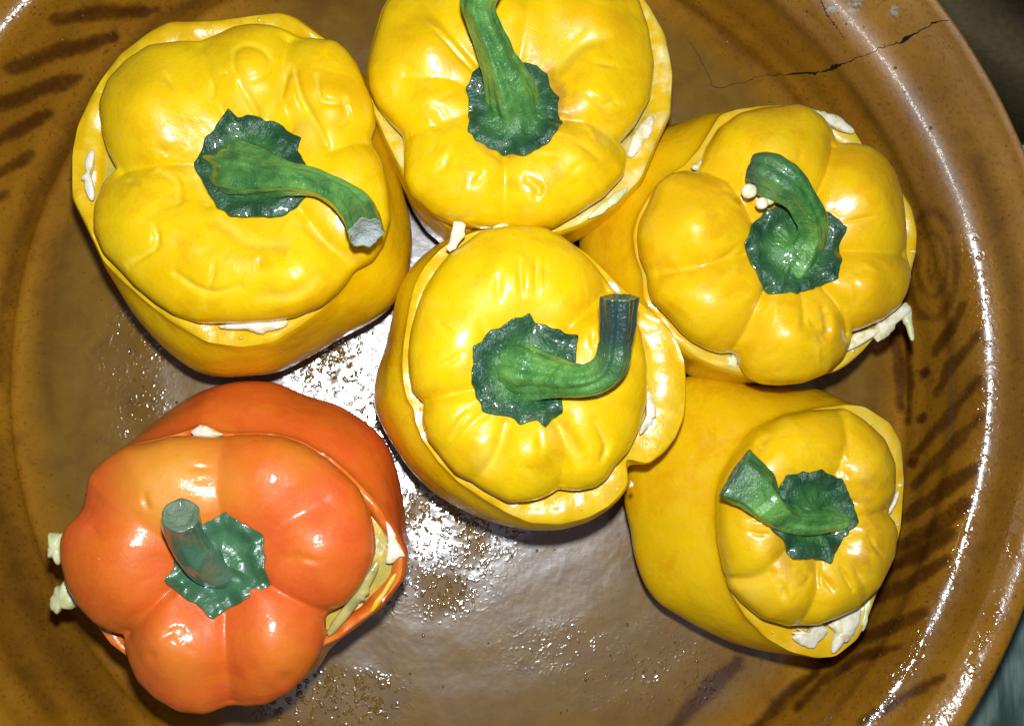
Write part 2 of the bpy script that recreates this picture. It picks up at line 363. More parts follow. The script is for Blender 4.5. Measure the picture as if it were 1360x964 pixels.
# the spiral flourish on the right wall
for rx, ry, wd in [(5, 16, 3), (20, 42, 5), (33, 72, 7)]:
    stroke([(1238+rx*math.cos(a), 352+ry*math.sin(a)) for a in np.linspace(-2.2, 3.4, 26)], wd, 0.75, 2.0, False)
stroke([(1236, 262), (1225, 300), (1215, 340)], 10, 0.6, 5); stroke([(1262, 400), (1280, 420), (1250, 455)], 12, 0.5, 6)
stroke([(1296, 216), (1312, 262), (1332, 330), (1345, 400), (1352, 480)], 13, 0.62, 6)
for pts, wd, am, so in [([(300, -10), (215, 22), (130, 120), (85, 200), (50, 260), (22, 330), (2, 420), (0, 500)], 11, 0.8, 7),
                        ([(75, 330), (62, 400), (58, 480), (70, 560)], 9, 0.5, 6), ([(92, 300), (75, 370), (70, 430)], 5, 0.5, 4),
                        ([(-20, 600), (0, 690), (40, 790), (90, 880), (150, 960)], 34, 0.75, 14), ([(-30, 730), (10, 830), (60, 940)], 30, 0.6, 16),  # red-brown lower left wall, its colour deepened to stand for flash falloff
                        ([(330, -15), (420, -5), (480, 10)], 12, 0.5, 8), ([(905, -5), (960, 45), (1020, 95), (1065, 145)], 9, 0.6, 6), ([(985, 0), (1060, 60), (1110, 130)], 26, 0.40, 18),
                        ([(1130, 130), (1180, 190), (1215, 260), (1240, 330)], 20, 0.42, 14),
                        ([(1345, 560), (1325, 690), (1265, 800), (1180, 900), (1140, 970)], 26, 0.45, 14), ([(1350, 500), (1360, 600)], 22, 0.5, 12),
                        ([(500, -5), (560, 40)], 30, 0.3, 20), ([(1225, 150), (1270, 330), (1268, 560), (1210, 740), (1110, 890)], 42, 0.40, 14), ([(95, -20), (40, 120), (-10, 240)], 26, 0.22, 18), ([(560, 270), (540, 240)], 20, 0.5, 12), ([(1170, 480), (1160, 540), (1180, 620)], 10, 0.45, 8)]:  # the widest stroke paints the steep right wall's shade into the colour
    stroke(pts, wd, am, so)
floor_a = np.clip((15.2-Rr)/1.2, 0, 1)*inside*np.clip((1.8-Z)/0.3, 0, 1)
wet = np.zeros(PX.shape)
for x, y, rx, ry, a in [(590, 705, 80, 75, .95), (555, 775, 90, 45, .85), (440, 482, 55, 40, .85), (640, 680, 80, 40, .85), (450, 930, 95, 42, 1), (180, 490, 55, 110, .45), (900, 900, 160, 70, .35),
                        (520, 560, 60, 60, .8), (60, 30, 60, 50, .4), (1180, 900, 90, 90, .35), (770, 860, 120, 40, .3)]:
    wet = np.maximum(wet, a*np.exp(-(((PX-x)/rx)**2+((PY-y)/ry)**2)**1.5))
d_, _ = seg_dist(PX, PY, [(1292, 330), (1306, 480), (1301, 580), (1261, 761), (1200, 890), (1140, 965)]); wet = np.maximum(wet, 0.62*np.exp(-(d_/24)**2))
d_, _ = seg_dist(PX, PY, [(1350, 650), (1325, 800), (1285, 890), (1235, 970)]); wet = np.maximum(wet, 0.60*np.exp(-(d_/18)**2))
wet = wet*inside*np.clip(0.75+0.40*Waves(31, 0.05, dim=2)(pp), 0.1, 1)
chip = np.zeros(PX.shape)
for x, y, r in [(1104, 14, 7), (1133, 6, 8), (1128, 16, 5), (1187, 13, 6)]:
    chip = np.maximum(chip, 1/(1+np.exp((np.hypot(PX-x, PY-y)+jit-r)/1.0)))
chip *= inside
dd_ = (np.degrees(t_) % 360)+0*Rr
az = np.clip(1-np.abs(((dd_-48+180) % 360)-180)/62, 0, 1)**0.5*np.clip((Z-3.2)/1.0, 0, 1)
dull = np.maximum(az*0.8, np.exp(-((Rr-R_flo[None, :])/0.9)**4)*np.clip((3.2-Z)/0.5, 0, 1)*1.0)
sheen = np.maximum(az, 0.42*np.clip((12.3-Rr+0.15*np.sin(t_*5))/0.5, 0, 1)*np.clip((2-Z)/0.2, 0, 1))
BASEL = (DC[0], DC[1], 0)
pan = link('clay_dish', V.reshape(-1, 3), grid_faces(nrow, NT, flip=True), M['clay'], loc=BASEL,
            attrs=dict(dull=dull, sheen=sheen, paint_shade=paint_shade, floor=floor_a, wet=wet, chip=chip))
pan['label'] = 'large round brown glazed clay dish with dark brush strokes holding the stuffed peppers'; pan['category'] = 'dish'
# a coarser copy, only for finding where things lie on the dish
vs = V[::2, ::5].reshape(-1, 3); fs = grid_faces((nrow+1)//2, NT//5, flip=True)
BV = BVHTree.FromPolygons([tuple(v) for v in vs], [tuple(map(int, f)) for f in fs])
def on_dish(p):
    d = Vector((un(p, 0)[0]-np.array([0, 0, H])).tolist()).normalized()
    h = BV.ray_cast(Vector((0, 0, H)), d)
    return (np.array(h[0]), np.array(h[1] if h[1].dot(d) < 0 else -h[1])) if h[0] is not None else (un(p, 0)[0], np.array([0, 0, 1.]))
def crack(pts, wid):
    rnd = random.Random(7); P = []; Wd = []
    m = 90; c = np.array(pts, float); k = np.linspace(0, len(pts)-1, m)
    for u in k:
        i = min(int(u), len(pts)-2); t = u-i
        q = c[i]*(1-t)+c[i+1]*t+np.array([rnd.gauss(0, 1.1), rnd.gauss(0, 1.1)]); P.append(on_dish(q)); Wd.append((wid[i]*(1-t)+wid[i+1]*t)*rnd.uniform(0.5, 1.5))
    V = []; 
    for i, (p, nn) in enumerate(P):
        a = P[max(i-1, 0)][0]; b = P[min(i+1, m-1)][0]; t = (b-a)/(np.linalg.norm(b-a)+1e-9); s = np.cross(nn, t); s /= np.linalg.norm(s)+1e-9
        wd = Wd[i]*0.011
        V += [p+nn*0.012-s*wd, p+nn*0.018, p+nn*0.012+s*wd]
    F_ = []
    for i in range(m-1):
        for j in (0, 1): F_.append((3*i+j, 3*i+j+1, 3*i+4+j, 3*i+3+j))
    link('crack', V, F_, M['crack'], pan, loc=BASEL, smooth=False)
crack([(1266, 26), (1242, 29), (1222, 42), (1205, 52), (1188, 60), (1165, 67), (1140, 77), (1120, 84), (1105, 92), (1088, 96), (1075, 97), (1040, 99), (1010, 102), (985, 111), (960, 118), (944, 115), (941, 100), (926, 72), (912, 50)],
      [2.2, 2.2, 1.4, 5.5, 1.2, .8, .9, 1.6, 7.0, 2.0, 6.0, 1.0, .8, .8, .9, 1.4, .8, .7, .5])
crack([(1090, 0), (1098, 18), (1108, 34), (1124, 55)], [1.0, 1.4, 1.2, .6])

# beads of juice lying on the dish
def beads():
    rnd = random.Random(11); V = []; Fc = []
    zones = [(590, 700, 75, 70, 260), (560, 770, 100, 40, 130), (440, 480, 50, 35, 90), (450, 930, 70, 28, 120), (180, 480, 45, 90, 110), (920, 880, 130, 45, 90), (520, 540, 30, 60, 60), (90, 40, 80, 50, 40), (1180, 880, 60, 60, 50), (1100, 80, 160, 100, 90), (700, 900, 300, 50, 70)]
    for x, y, sx, sy, k in zones:
        for _ in range(k):
            q = (rnd.gauss(x, sx*0.6), rnd.gauss(y, sy*0.6)); p, nn = on_dish(q)
            r = 0.015+0.045*rnd.random()**2.5; hh = r*rnd.uniform(0.18, 0.4); a = np.cross(nn, [1, 0.1, 0]); a /= np.linalg.norm(a); b = np.cross(nn, a); st = rnd.uniform(0.8, 1.4); o = len(V)
            for ring, (cr, ch) in enumerate(((1.0, 0.0), (0.85, 0.5), (0.45, 0.9))):
                for j in range(8):
                    t = j*math.pi/4; V.append(p+a*r*cr*math.cos(t)*st+b*r*cr*math.sin(t)+nn*(hh*ch-0.004))
            V.append(p+nn*hh)
            for ring in (0, 1):
                for j in range(8): Fc.append((o+ring*8+j, o+ring*8+(j+1) % 8, o+ring*8+8+(j+1) % 8, o+ring*8+8+j))
            for j in range(8): Fc.append((o+16+j, o+16+(j+1) % 8, o+24))
    o = link('juice_beads', V, Fc, M['bead']); o['kind'] = 'stuff'
    o['label'] = 'tiny beads of cooking juice scattered over the dish floor and wall'; o['category'] = 'juice'
beads()

# ------------------------------------------------------------------ blobs (cheese, stuffing, seeds)
def blob(name, poly, z, hgt, m, parent=None, pl=(0, 0, 0), seed=1, rough=0.06, sm=4, low=None, tilt=None, jag=0.10):
    """a lump with the traced outline poly, its top dome hgt high and its underside low deep"""
    P = un(poly, z); c = P.mean(0); n = 88; r = polar(P, c, n, sm); r = r*(1+jag*blur(np.random.RandomState(seed).normal(size=n), 2.5)*2.2); k = 12
    t = np.arange(n)*2*np.pi/n; low = hgt*0.8 if low is None else low
    wv_ = Waves(seed, 2.6); wv3 = Waves(seed+9, 7.0); rows = []
    for i in range(2*k+1):
        a = math.pi*i/(2*k); rho = math.sin(a)**0.8 if 0 < i < 2*k else 0.001; hh = math.cos(a)*(hgt if i <= k else low)
        rows.append(np.stack([c[0]+r*rho*np.cos(t), c[1]+r*rho*np.sin(t), np.full(n, z+hh)], -1))
    G = np.array(rows); dn = wv_(G)*rough+wv3(G)*rough*0.9+Waves(seed+5, 16)(G)*rough*0.35
    cc = np.array([c[0], c[1], z]); D = G-cc; L = np.linalg.norm(D, axis=-1, keepdims=True)+1e-6
    G = G+D/L*dn[..., None]
    if tilt is not None: G[..., 2] += (G[..., 0]-c[0])*tilt[0]+(G[..., 1]-c[1])*tilt[1]
    return link(name, G.reshape(-1, 3), grid_faces(2*k+1, n), m, parent, loc=pl)

# ------------------------------------------------------------------ peppers
def pepper(key, label, lid, sil, rim, cen, zr, skin, flesh, grooves, creases=(), dents=(), calyx=None, stem=None, calmat='calyx', stemmat='stem',
           tint=(), stain=0.0, LH=1.6, dip=0.75, zmid=4.3, seed=1, ribs=6, cnotch=7, base_in=0.86, tip=0.0, fleshw=0.55, stem_tint=None, caltint=0.5, endflat=1.0, zoff=0.45, ribamp=1.0, flatup=False, cap='stemcut'):
    ze = zr+0.12
    # small shrivel marks scattered over the skin, mostly running out from the stem
    rn = random.Random(seed*31+5); creases = list(creases); cpx = cen; lp = np.array(lid, float)
    for _ in range(26 if skin != 'ora' else 9):
        q = lp[rn.randrange(len(lp))]; u = rn.uniform(0.42, 0.86); p = np.array(cpx)*(1-u)+q*u
        d = (q-np.array(cpx)); d /= np.linalg.norm(d); a = rn.gauss(0, 0.7); d = np.array([d[0]*math.cos(a)-d[1]*math.sin(a), d[0]*math.sin(a)+d[1]*math.cos(a)])
        L_ = rn.uniform(6, 17); k_ = np.array([-d[1], d[0]])*rn.uniform(-4, 4)
        creases.append(([tuple(p-d*L_), tuple(p+k_), tuple(p+d*L_)], rn.uniform(-0.03, 0.055), rn.uniform(2.8, 5.0)))
    c = un(cen, zr+1.0)[0][:2]
    root = thing('stuffed_pepper', label, 'stuffed pepper', (c[0], c[1], 0.0), 'stuffed peppers in the clay dish')
    L0 = (c[0], c[1], 0.0)
    nt = 440; t = np.arange(nt)*2*np.pi/nt
    # ---- body
    Rr_ = polar(un(rim, zr), c, nt, 1.2)
    Sp = np.array(sil, float); d0 = un(Sp, zr)[:, :2]-c; nad = -c/np.linalg.norm(c)
    wf = 0.5+0.5*(d0/np.linalg.norm(d0, axis=1)[:, None]) @ nad
    Rm = polar(un(Sp, zmid+(1-wf)*2.3), c, nt, 3.0)*0.995
    Rm = np.maximum(Rm, Rr_*1.015)
    zf = BV.ray_cast(Vector((c[0], c[1], 20)), Vector((0, 0, -1)))[0].z
    zc = np.array([zr, zr-0.25, zr-1.1, zmid, zf+1.9, zf+0.85, zf+0.25, zf+0.05]); sh = (zr-zmid)
    Rs = blur(Rr_, 6)
    lob = 1+0.0*t
    Rc = np.array([Rr_*0.985, Rr_*1.005, Rr_*0.45+Rm*0.55, Rm, Rm*0.95, Rm*base_in, Rm*base_in*0.85, Rm*0.5])
    rowsR, rowsZ = [], []; Pz = np.stack([Rc, np.repeat(zc[:, None], nt, 1)], -1)
    Q = np.concatenate([[2*Pz[0]-Pz[1]], Pz, [2*Pz[-1]-Pz[-2]]])
    for i in range(len(zc)-1):
        a, b, cc, d = Q[i:i+4]; m_ = [3, 6, 14, 12, 7, 5, 4][i]
        for u in np.linspace(0, 1, m_, endpoint=False):
            rowsR.append(0.5*((2*b)+(cc-a)*u+(2*a-5*b+4*cc-d)*u*u+(3*b-a-3*cc+d)*u**3))
    rowsR.append(Pz[-1]); rowsR.append(np.stack([np.full(nt, .01), np.full(nt, zf+.05)], -1)); G = np.array(rowsR)
    B = np.stack([c[0]+G[..., 0]*np.cos(t), c[1]+G[..., 0]*np.sin(t), G[..., 1]], -1)
    wv_ = Waves(seed+40, 0.9); wv3 = Waves(seed+41, 2.4)
    amp = np.clip((zr-B[..., 2])/1.0, 0, 1)
    dn = (0.06*wv_(B)+0.012*wv3(B))*amp
    B[..., 0] += dn*np.cos(t); B[..., 1] += dn*np.sin(t)
    rw = 0.05*Waves(seed+50, 1.2)(B[0])     # the knife did not cut level
    B[..., 2] += rw*np.clip(1-(zr-B[..., 2])/1.5, 0, 1)
    body = link('body', B.reshape(-1, 3), grid_faces(len(G), nt, flip=True), M[skin], root, loc=L0)
    # ---- cut edge of the body wall
    rows = []; fw = fleshw*(1+0.25*np.sin(t*3+seed)+0.12*np.sin(t*8+seed*2))
    for u, dz in ((0, 0), (0.10, 0.045), (0.30, 0.05), (0.55, 0.0), (0.8, -0.08), (1.0, -0.2), (1.15, -0.5), (1.25, -1.1)):
        rr = Rr_*0.985-fw*u; rows.append(np.stack([c[0]+rr*np.cos(t), c[1]+rr*np.sin(t), zr+rw+dz+0*t], -1))
    E_ = np.array(rows); e1 = Waves(seed+60, 3.0); e2 = Waves(seed+61, 8.0)
    E_[1:, :, 2] += 0.045*e1(E_[1:])+0.02*e2(E_[1:])
    link('cut_edge', E_.reshape(-1, 3), grid_faces(len(rows), nt), M[flesh], body, loc=L0)
    # ---- stuffing
    rows = []
    for u in np.linspace(0, 1, 16):
        rr = (Rr_-fleshw*0.9)*(1-u)+0.01; rows.append(np.stack([c[0]+rr*np.cos(t[::4]), c[1]+rr*np.sin(t[::4]), zr-0.25+0.3*u+0*t[::4]], -1) if False else np.stack([c[0]+rr[::4]*np.cos(t[::4]), c[1]+rr[::4]*np.sin(t[::4]), zr-0.3+0.2*min(1, u*4)+0*t[::4]], -1))
    E_ = np.array(rows); E_[..., 2] += 0.06*Waves(seed+70, 4.0)(E_)+0.04*Waves(seed+71, 9)(E_)
    fill = link('stuffing', E_.reshape(-1, 3), grid_faces(16, nt//4), M['stuffing'], root, loc=L0)
    # ---- lid
    Rl = polar(un(lid, ze+0.45), c, nt, 0.9)
    A = np.concatenate([np.linspace(0, 1, 60)**0.9*math.radians(74), np.radians(np.linspace(74, 128, 26))[1:]])
    e = 0.92
    rho = np.sin(A)**e
    rho = np.where(A > math.pi/2, 1-(1-rho)*0.8, rho)
    hs = np.where(A < math.pi/2, np.abs(np.cos(A))**0.72, -np.abs(np.cos(A))**1.2*0.35)
    def hprof(rh): # height above the edge of the unwrinkled lid
        a = np.arcsin(np.clip(rh, 0, 1)**(1/e)); return LH*np.cos(a)**0.72-dip*np.exp(-(rh/0.36)**2.2)
    hz = LH*hs-np.where(A < math.pi/2, dip*np.exp(-(rho/0.36)**2.2), 0)
    bot = LH*0.35*0.62
    GR = rho[:, None]*Rl[None, :]
    X = c[0]+GR*np.cos(t); Y = c[1]+GR*np.sin(t); Zl = ze+bot+hz[:, None]+0*X
    Zl += 0.10*Waves(seed+5, 0.5, dim=2)(np.stack([X, Y], -1))
    def disp(X, Y):
        D = np.zeros(X.shape); pz = zr+1.3
        for g in grooves:
            pts, dep, wd = g; q = un(pts, pz)[:, :2]; d, tt = seg_dist(X, Y, q); w_ = wd*0.0208*(0.75+0.5*tt)
            D -= dep*np.exp(-np.sqrt((d/w_)**2+0.03))*(0.85+0.3*tt)
        for g in creases:
            pts, dep, wd = g; q = catmull(un(pts, pz+0.2)[:, :2], 5*len(pts)); d, tt = seg_dist(X, Y, q); w_ = wd*0.0208
            D -= 1.2*dep*np.exp(-(d/w_)**2)*np.sin(np.pi*np.clip(tt, 0.08, 0.92))**0.5
        for x, y, r, dep in dents:
            q = un((x, y), pz+0.2)[0]; D += dep*np.exp(-(((X-q[0])**2+(Y-q[1])**2)/(r*0.0208)**2))
        P2 = np.stack([X, Y], -1)
        D += 0.030*Waves(seed+2, 1.7, dim=2)(P2)+0.009*Waves(seed+3, 4.5, dim=2)(P2)
        return D
    top = np.clip((math.radians(100)-A)/math.radians(30), 0, 1)[:, None]
    D = disp(X, Y); Zl = Zl+D*top
    # near the shoulder the groove also bites inward
    bite = np.clip((A-math.radians(50))/math.radians(30), 0, 1)[:, None]*np.minimum(D+0.05, 0)*0.22
    X = X+bite*np.cos(t); Y = Y+bite*np.sin(t)
    def zlid(x, y):
        r_ = np.hypot(x-c[0], y-c[1]); a_ = np.mod(np.arctan2(y-c[1], x-c[0]), 2*np.pi)
        Rx = np.interp(a_, t, Rl, period=2*np.pi)
        return ze+bot+hprof(np.clip(r_/Rx, 0, 0.98))+0.10*Waves(seed+5, 0.5, dim=2)(np.stack([x, y], -1))+disp(x, y)
    # close below
    Xl, Yl = X[-1], Y[-1]
    rowsX = [X]; 
    und = np.stack([np.stack([c[0]+(Xl-c[0])*k, c[1]+(Yl-c[1])*k, Zl[-1]*0+ze+dz+0.0*Xl], -1) for k, dz in ((0.93, 0.05), (0.85, 0.25), (0.4, 0.5), (0.01, 0.5))])
    LV = np.concatenate([np.stack([X, Y, Zl], -1), und])
    pq = proj(LV); tn = np.zeros(LV.shape[:2])
    for x, y, r, a in tint:
        tn = np.maximum(tn, a*np.exp(-(np.hypot(pq[..., 0]-x, pq[..., 1]-y)/r)**3))
    cr = 0
    for g in creases:
        d, tt = seg_dist(pq[..., 0], pq[..., 1], catmull(g[0], 4*len(g[0]))); tn = np.maximum(tn, (0.35 if g[1] > 0.06 else 0.12)*np.exp(-(d/(g[2]*0.7))**2))
    st = stain*np.exp(-((np.hypot(LV[..., 0]-c[0], LV[..., 1]-c[1])-1.40)/0.42)**2)*np.clip(0.35+Waves(seed+80, 2.0, dim=2)(LV), 0, 1)
    nl = len(LV); fcs = grid_faces(nl, nt); fm = (np.arange(len(fcs))//nt >= len(A)-9).astype(int)
    lido = link('lid', LV.reshape(-1, 3), fcs, None, root, attrs=dict(tint=tn, stain=st), mats=[M[skin], M[flesh]], fm=fm, loc=L0)
    # ---- calyx
    if calyx:
        n = 240; tt = np.arange(n)*2*np.pi/n
        zc0 = float(zlid(c[0], c[1])); cp = un(calyx, zc0+0.25); cc = un(stem[0][:2], zc0+0.3)[0][:2] if False else cp.mean(0)[:2]
        rc = polar(cp, cc, n, 0.6)
        rs = np.random.RandomState(seed); ser = blur(rs.normal(size=n), 1.2); rc = rc*(1+0.05*blur(ser, 2.0))
        k = 34; rows = []
        for u in np.linspace(0.02, 1, k):
            x = cc[0]+rc*u*np.cos(tt); y = cc[1]+rc*u*np.sin(tt)
            z = zlid(x, y)*0.35+(zc0*0.65+0.65*0.25*u**2)
            z = np.maximum(z, zlid(x, y)+0.03)+0.07+0.07*math.exp(-((u-0.80)/0.14)**2)+0.30*math.exp(-(u/0.42)**2)
            rows.append(np.stack([x, y, z], -1))
        for u, dz in ((1.01, -0.03), (0.97, -0.10), (0.85, -0.14)):
            x = cc[0]+rc*u*np.cos(tt); y = cc[1]+rc*u*np.sin(tt); rows.append(np.stack([x, y, rows[k-1][:, 2]+dz], -1))
        K = np.array(rows); radial = (0.022*np.sin(tt*9+seed)+0.018*np.sin(tt*14+2*seed))[None, :]*(np.linspace(0, 1, k+3)**2)[:, None]
        K[..., 2] += radial+0.05*Waves(seed+90, 4)(K)+0.028*Waves(seed+91, 9)(K)
        tn = np.clip(1.8-np.linspace(0, 1.1, k+3)*2.3+0.0, 0, 1)[:, None]*np.clip(0.8+0.35*Waves(seed+92, 3)(K), 0, 1)*min(1, caltint*1.8)
        link('calyx', K.reshape(-1, 3), grid_faces(k+3, n), M[calmat], lido, attrs=dict(tint=tn), loc=L0)
    # ---- stem
    if stem:
        stem = [(stem[0][0], stem[0][1], stem[0][2]-0.75+zoff, stem[0][3]*1.25)]+[(s[0], s[1], s[2]+zoff, s[3]*(0.88 if q == 0 else 1)) for q, s in enumerate(stem)]
        pts = np.array([un((s[0], s[1]), zr+s[2])[0].tolist()+[s[3]*0.0190*(H-zr-s[2])/(H-zr-1)] for s in stem])
        Cv = catmull(pts, 64); n = 56; tt = np.arange(n)*2*np.pi/n; rows = []
        T = np.gradient(Cv[:, :3], axis=0); T /= np.linalg.norm(T, axis=1)[:, None]
        up = np.cross(T[0], [0.3, 1, 0.2]); up /= np.linalg.norm(up); tn = []
        for i in range(64):
            up = up-T[i]*(up@T[i]); up /= np.linalg.norm(up); s = np.cross(T[i], up)
            u = i/63; rb = 1+ribamp*(0.09*np.cos(tt*ribs+seed+u*1.3)+0.04*np.cos(tt*(ribs+4)-2*u+seed)+0.022*np.cos(tt*15+seed+3*u)+0.05*np.sin(u*17+seed)*np.cos(tt*2+u*5)); r = Cv[i, 3]*rb
            fl = endflat if u > 0.75 else 1.0; kf = 1-(1-fl)*np.clip((u-0.6)/0.4, 0, 1)
            ku = kf if flatup else 1.0; ks = 1.0 if flatup else kf
            rows.append(Cv[i, :3]+r[:, None]*(np.cos(tt)[:, None]*up*ku+np.sin(tt)[:, None]*s*ks))
            tn.append(np.full(n, (stem_tint or (lambda u: 0))(u)))
        # cut face, slightly sunken
        e0 = Cv[-1, :3]; last = rows[-1]
        for kk, dz in ((0.97, 0.03), (0.86, 0.04), (0.7, -0.03), (0.35, -0.05), (0.02, -0.02)):
            rows.append(e0+(last-e0)*kk+T[-1]*dz); tn.append(np.full(n, 0.6 if kk > 0.9 else 0.0)*0.6)
        K = np.array(rows); K[:-5] += (0.022*Waves(seed+95, 5)(K[:-5])+0.010*Waves(seed+96, 12)(K[:-5]))[..., None]*np.array([0.5, 0.5, 1])
        K[-5:, :, 2] += 0.03*Waves(seed+97, 9)(K[-5:])
        fcs = grid_faces(len(K), n, flip=True); fm = (np.arange(len(fcs))//n >= 64).astype(int)
        link('stem', K.reshape(-1, 3), fcs, None, lido, attrs=dict(tint=np.array(tn)), mats=[M[stemmat], M[cap]], fm=fm, loc=L0)
    return dict(rim=rim, root=root, fill=fill, loc=L0, lid=lido, body=body, zr=zr, zlid=zlid, c=c)

# 1: wrinkled pepper, top left
P1 = pepper('p1', 'wrinkled yellow stuffed pepper with stem curling right, at the upper left wall of the dish',
    lid=[(241,55),(198,62),(168,81),(144,108),(133,140),(136,173),(143,200),(153,224),(136,243),(125,275),(125,307),(138,337),(160,359),(179,380),(206,402),(230,418),(263,429),(320,429),(360,427),(392,421),(428,407),(449,388),(470,362),(495,345),(510,322),(519,290),(516,251),(508,216),(493,182),(498,162),(495,135),(486,113),(475,84),(462,67),(448,55),(427,53),(402,49),(381,40),(362,35),(335,34),(314,37),(290,46),(265,54)],
    sil=[(225,26),(198,40),(157,70),(130,102),(114,129),(98,167),(91,205),(91,262),(106,291),(125,329),(141,375),(155,407),(179,434),(211,466),(252,495),(285,503),(320,500),(360,496),(409,469),(455,445),(493,429),(525,405),(544,369),(550,321),(546,286),(535,245),(520,205),(505,162),(490,100),(455,60),(429,50),(416,38),(392,19),(373,12),(340,16),(300,23),(252,27)],
    rim=[(225,28),(198,42),(157,72),(132,104),(116,131),(100,167),(93,205),(93,262),(108,291),(122,320),(136,350),(160,375),(190,402),(228,432),(275,458),(320,464),(362,458),(400,435),(432,412),(453,388),(470,362),(492,342),(503,320),(512,290),(508,251),(500,216),(485,182),(490,160),(484,125),(470,90),(452,60),(430,48),(414,36),(392,20),(373,14),(340,18),(300,24),(252,28)],
    cen=(325,228), zr=6.9, skin='yel', flesh='flesh', seed=1,
    grooves=[([(262,216),(215,217),(153,224)],.42,13), ([(300,158),(280,110),(262,56)],.22,18), ([(385,170),(372,120),(378,45)],.36,12), ([(440,200),(470,185),(493,180)],.28,13),
             ([(400,280),(440,330),(475,355)],.34,14), ([(285,270),(240,262),(200,300)],.10,16)],
    creases=[([(390,90),(398,125),(420,165),(432,190)],.17,4), ([(360,150),(372,110),(383,85)],.12,5), ([(205,300),(210,315),(205,330)],.09,4), ([(165,350),(190,338),(212,326)],.09,4),
             ([(210,225),(232,240),(236,268)],.16,5), ([(232,362),(262,382),(290,388),(320,380)],.10,4), ([(345,395),(390,390),(420,370)],.08,7), ([(310,65),(312,95),(330,105),(352,95),(357,78),(345,62),(325,58),(310,66)],.05,4),
             ([(318,110),(330,130),(340,148)],.12,4), ([(250,225),(262,245),(275,270)],.10,6), ([(280,110),(278,135)],.07,4), ([(420,100),(425,130),(445,135),(458,128)],.08,4),
             ([(455,130),(460,150),(455,165)],.10,4), ([(290,290),(330,320),(380,325)],.08,9), ([(410,300),(430,320),(470,345)],.10,5), ([(220,100),(232,118)],.06,4), ([(210,205),(228,200),(240,192)],.08,4)],
    dents=[(195,140,45,.30), (190,300,38,.20), (325,80,24,.10), (440,125,22,.15), (390,370,48,.30), (300,360,50,.16), (470,220,40,.16), (260,300,40,.05), (350,320,40,-.10), (335,130,25,-.12), (395,150,22,-.18)],
    calyx=[(257,216),(276,183),(290,168),(305,146),(316,157),(340,156),(355,163),(370,165),(400,186),(397,202),(410,225),(420,250),(405,264),(392,283),(373,289),(340,290),(308,289),(292,278),(281,259),(268,240)],
    stem=[(318,228,.7,46),(345,232,1.0,34),(385,238,1.5,21),(422,244,1.7,19),(455,260,1.9,20),(477,283,2.1,25),(486,308,2.55,26)], tint=[(262,225,18,.4),(410,175,16,.4),(330,125,18,.35)], stain=0.05, fleshw=0.8, zmid=4.3, stem_tint=lambda u: 0.15+0.25*(u > 0.9), LH=1.32, dip=0.62, cap='stemcutl')
# 2: top middle
P2 = pepper('p2', 'yellow stuffed pepper with thick stem running off the top of the picture, top middle',
    lid=[(525,-15),(508,14),(494,62),(487,92),(489,116),(498,137),(515,158),(534,178),(536,210),(537,240),(545,258),(556,267),(575,285),(600,299),(650,306),(700,308),(734,304),(768,284),(802,262),(828,234),(834,205),(824,190),(845,165),(864,130),(870,86),(862,34),(850,0),(820,-40),(760,-75),(690,-85),(620,-75),(560,-45)],
    sil=[(520,-15),(503,14),(491,62),(485,92),(487,116),(493,150),(500,180),(512,206),(530,240),(552,270),(590,300),(660,312),(741,310),(768,301),(819,274),(853,239),(874,188),(895,150),(898,96),(888,44),(867,5),(830,-45),(765,-82),(690,-92),(615,-82),(555,-50)],
    rim=[(522,-15),(505,14),(492,62),(486,92),(488,118),(494,148),(508,180),(525,215),(540,245),(558,270),(595,300),(660,311),(741,310),(768,301),(819,274),(853,239),(874,188),(893,150),(896,96),(886,44),(865,5),(828,-43),(765,-80),(690,-90),(618,-80),(557,-48)],
    cen=(682,138), zr=6.7, skin='yel', flesh='fleshp', seed=2,
    grooves=[([(628,150),(585,165),(539,176)],.18,14), ([(625,118),(600,108),(540,104)],.16,16), ([(640,92),(608,60),(575,20),(555,-20)],.26,16), ([(670,205),(670,240),(671,304)],.30,13), ([(742,160),(785,168),(826,190)],.24,13),
             ([(722,98),(760,60),(800,35),(840,10)],.22,24), ([(690,80),(700,20),(700,-60)],.22,20)],
    creases=[([(580,45),(600,65),(625,90)],.07,3), ([(700,240),(715,252),(712,262)],.10,5), ([(780,130),(800,142),(815,135)],.07,4), ([(595,283),(610,287),(628,282)],.08,4), ([(740,90),(770,60),(800,50)],.12,9), ([(790,85),(815,88)],.05,4), ([(640,235),(628,250)],.07,4)],
    dents=[(565,55,35,.20),(520,95,28,.14),(620,245,45,.14),(710,260,32,.12),(765,210,40,.16),(790,125,35,.16),(690,20,35,.15),(800,20,35,.14),(560,140,28,.10),(740,40,30,-.12)],
    calyx=[(628,99),(620,123),(623,150),(621,178),(634,190),(652,202),(676,207),(696,212),(716,200),(730,192),(738,178),(745,164),(741,148),(742,133),(732,115),(727,96),(712,88),(700,84),(670,82),(645,85)],
    stem=[(684,145,.75,44),(676,118,1.25,36),(662,80,1.9,26),(648,45,2.4,21),(636,12,2.8,22),(640,-15,3.1,27),(650,-35,3.3,30)], tint=[(600,150,14,.4),(800,180,14,.3)], stain=0.9, stem_tint=lambda u: 0.1, LH=1.32, dip=0.62, fleshw=0.65)
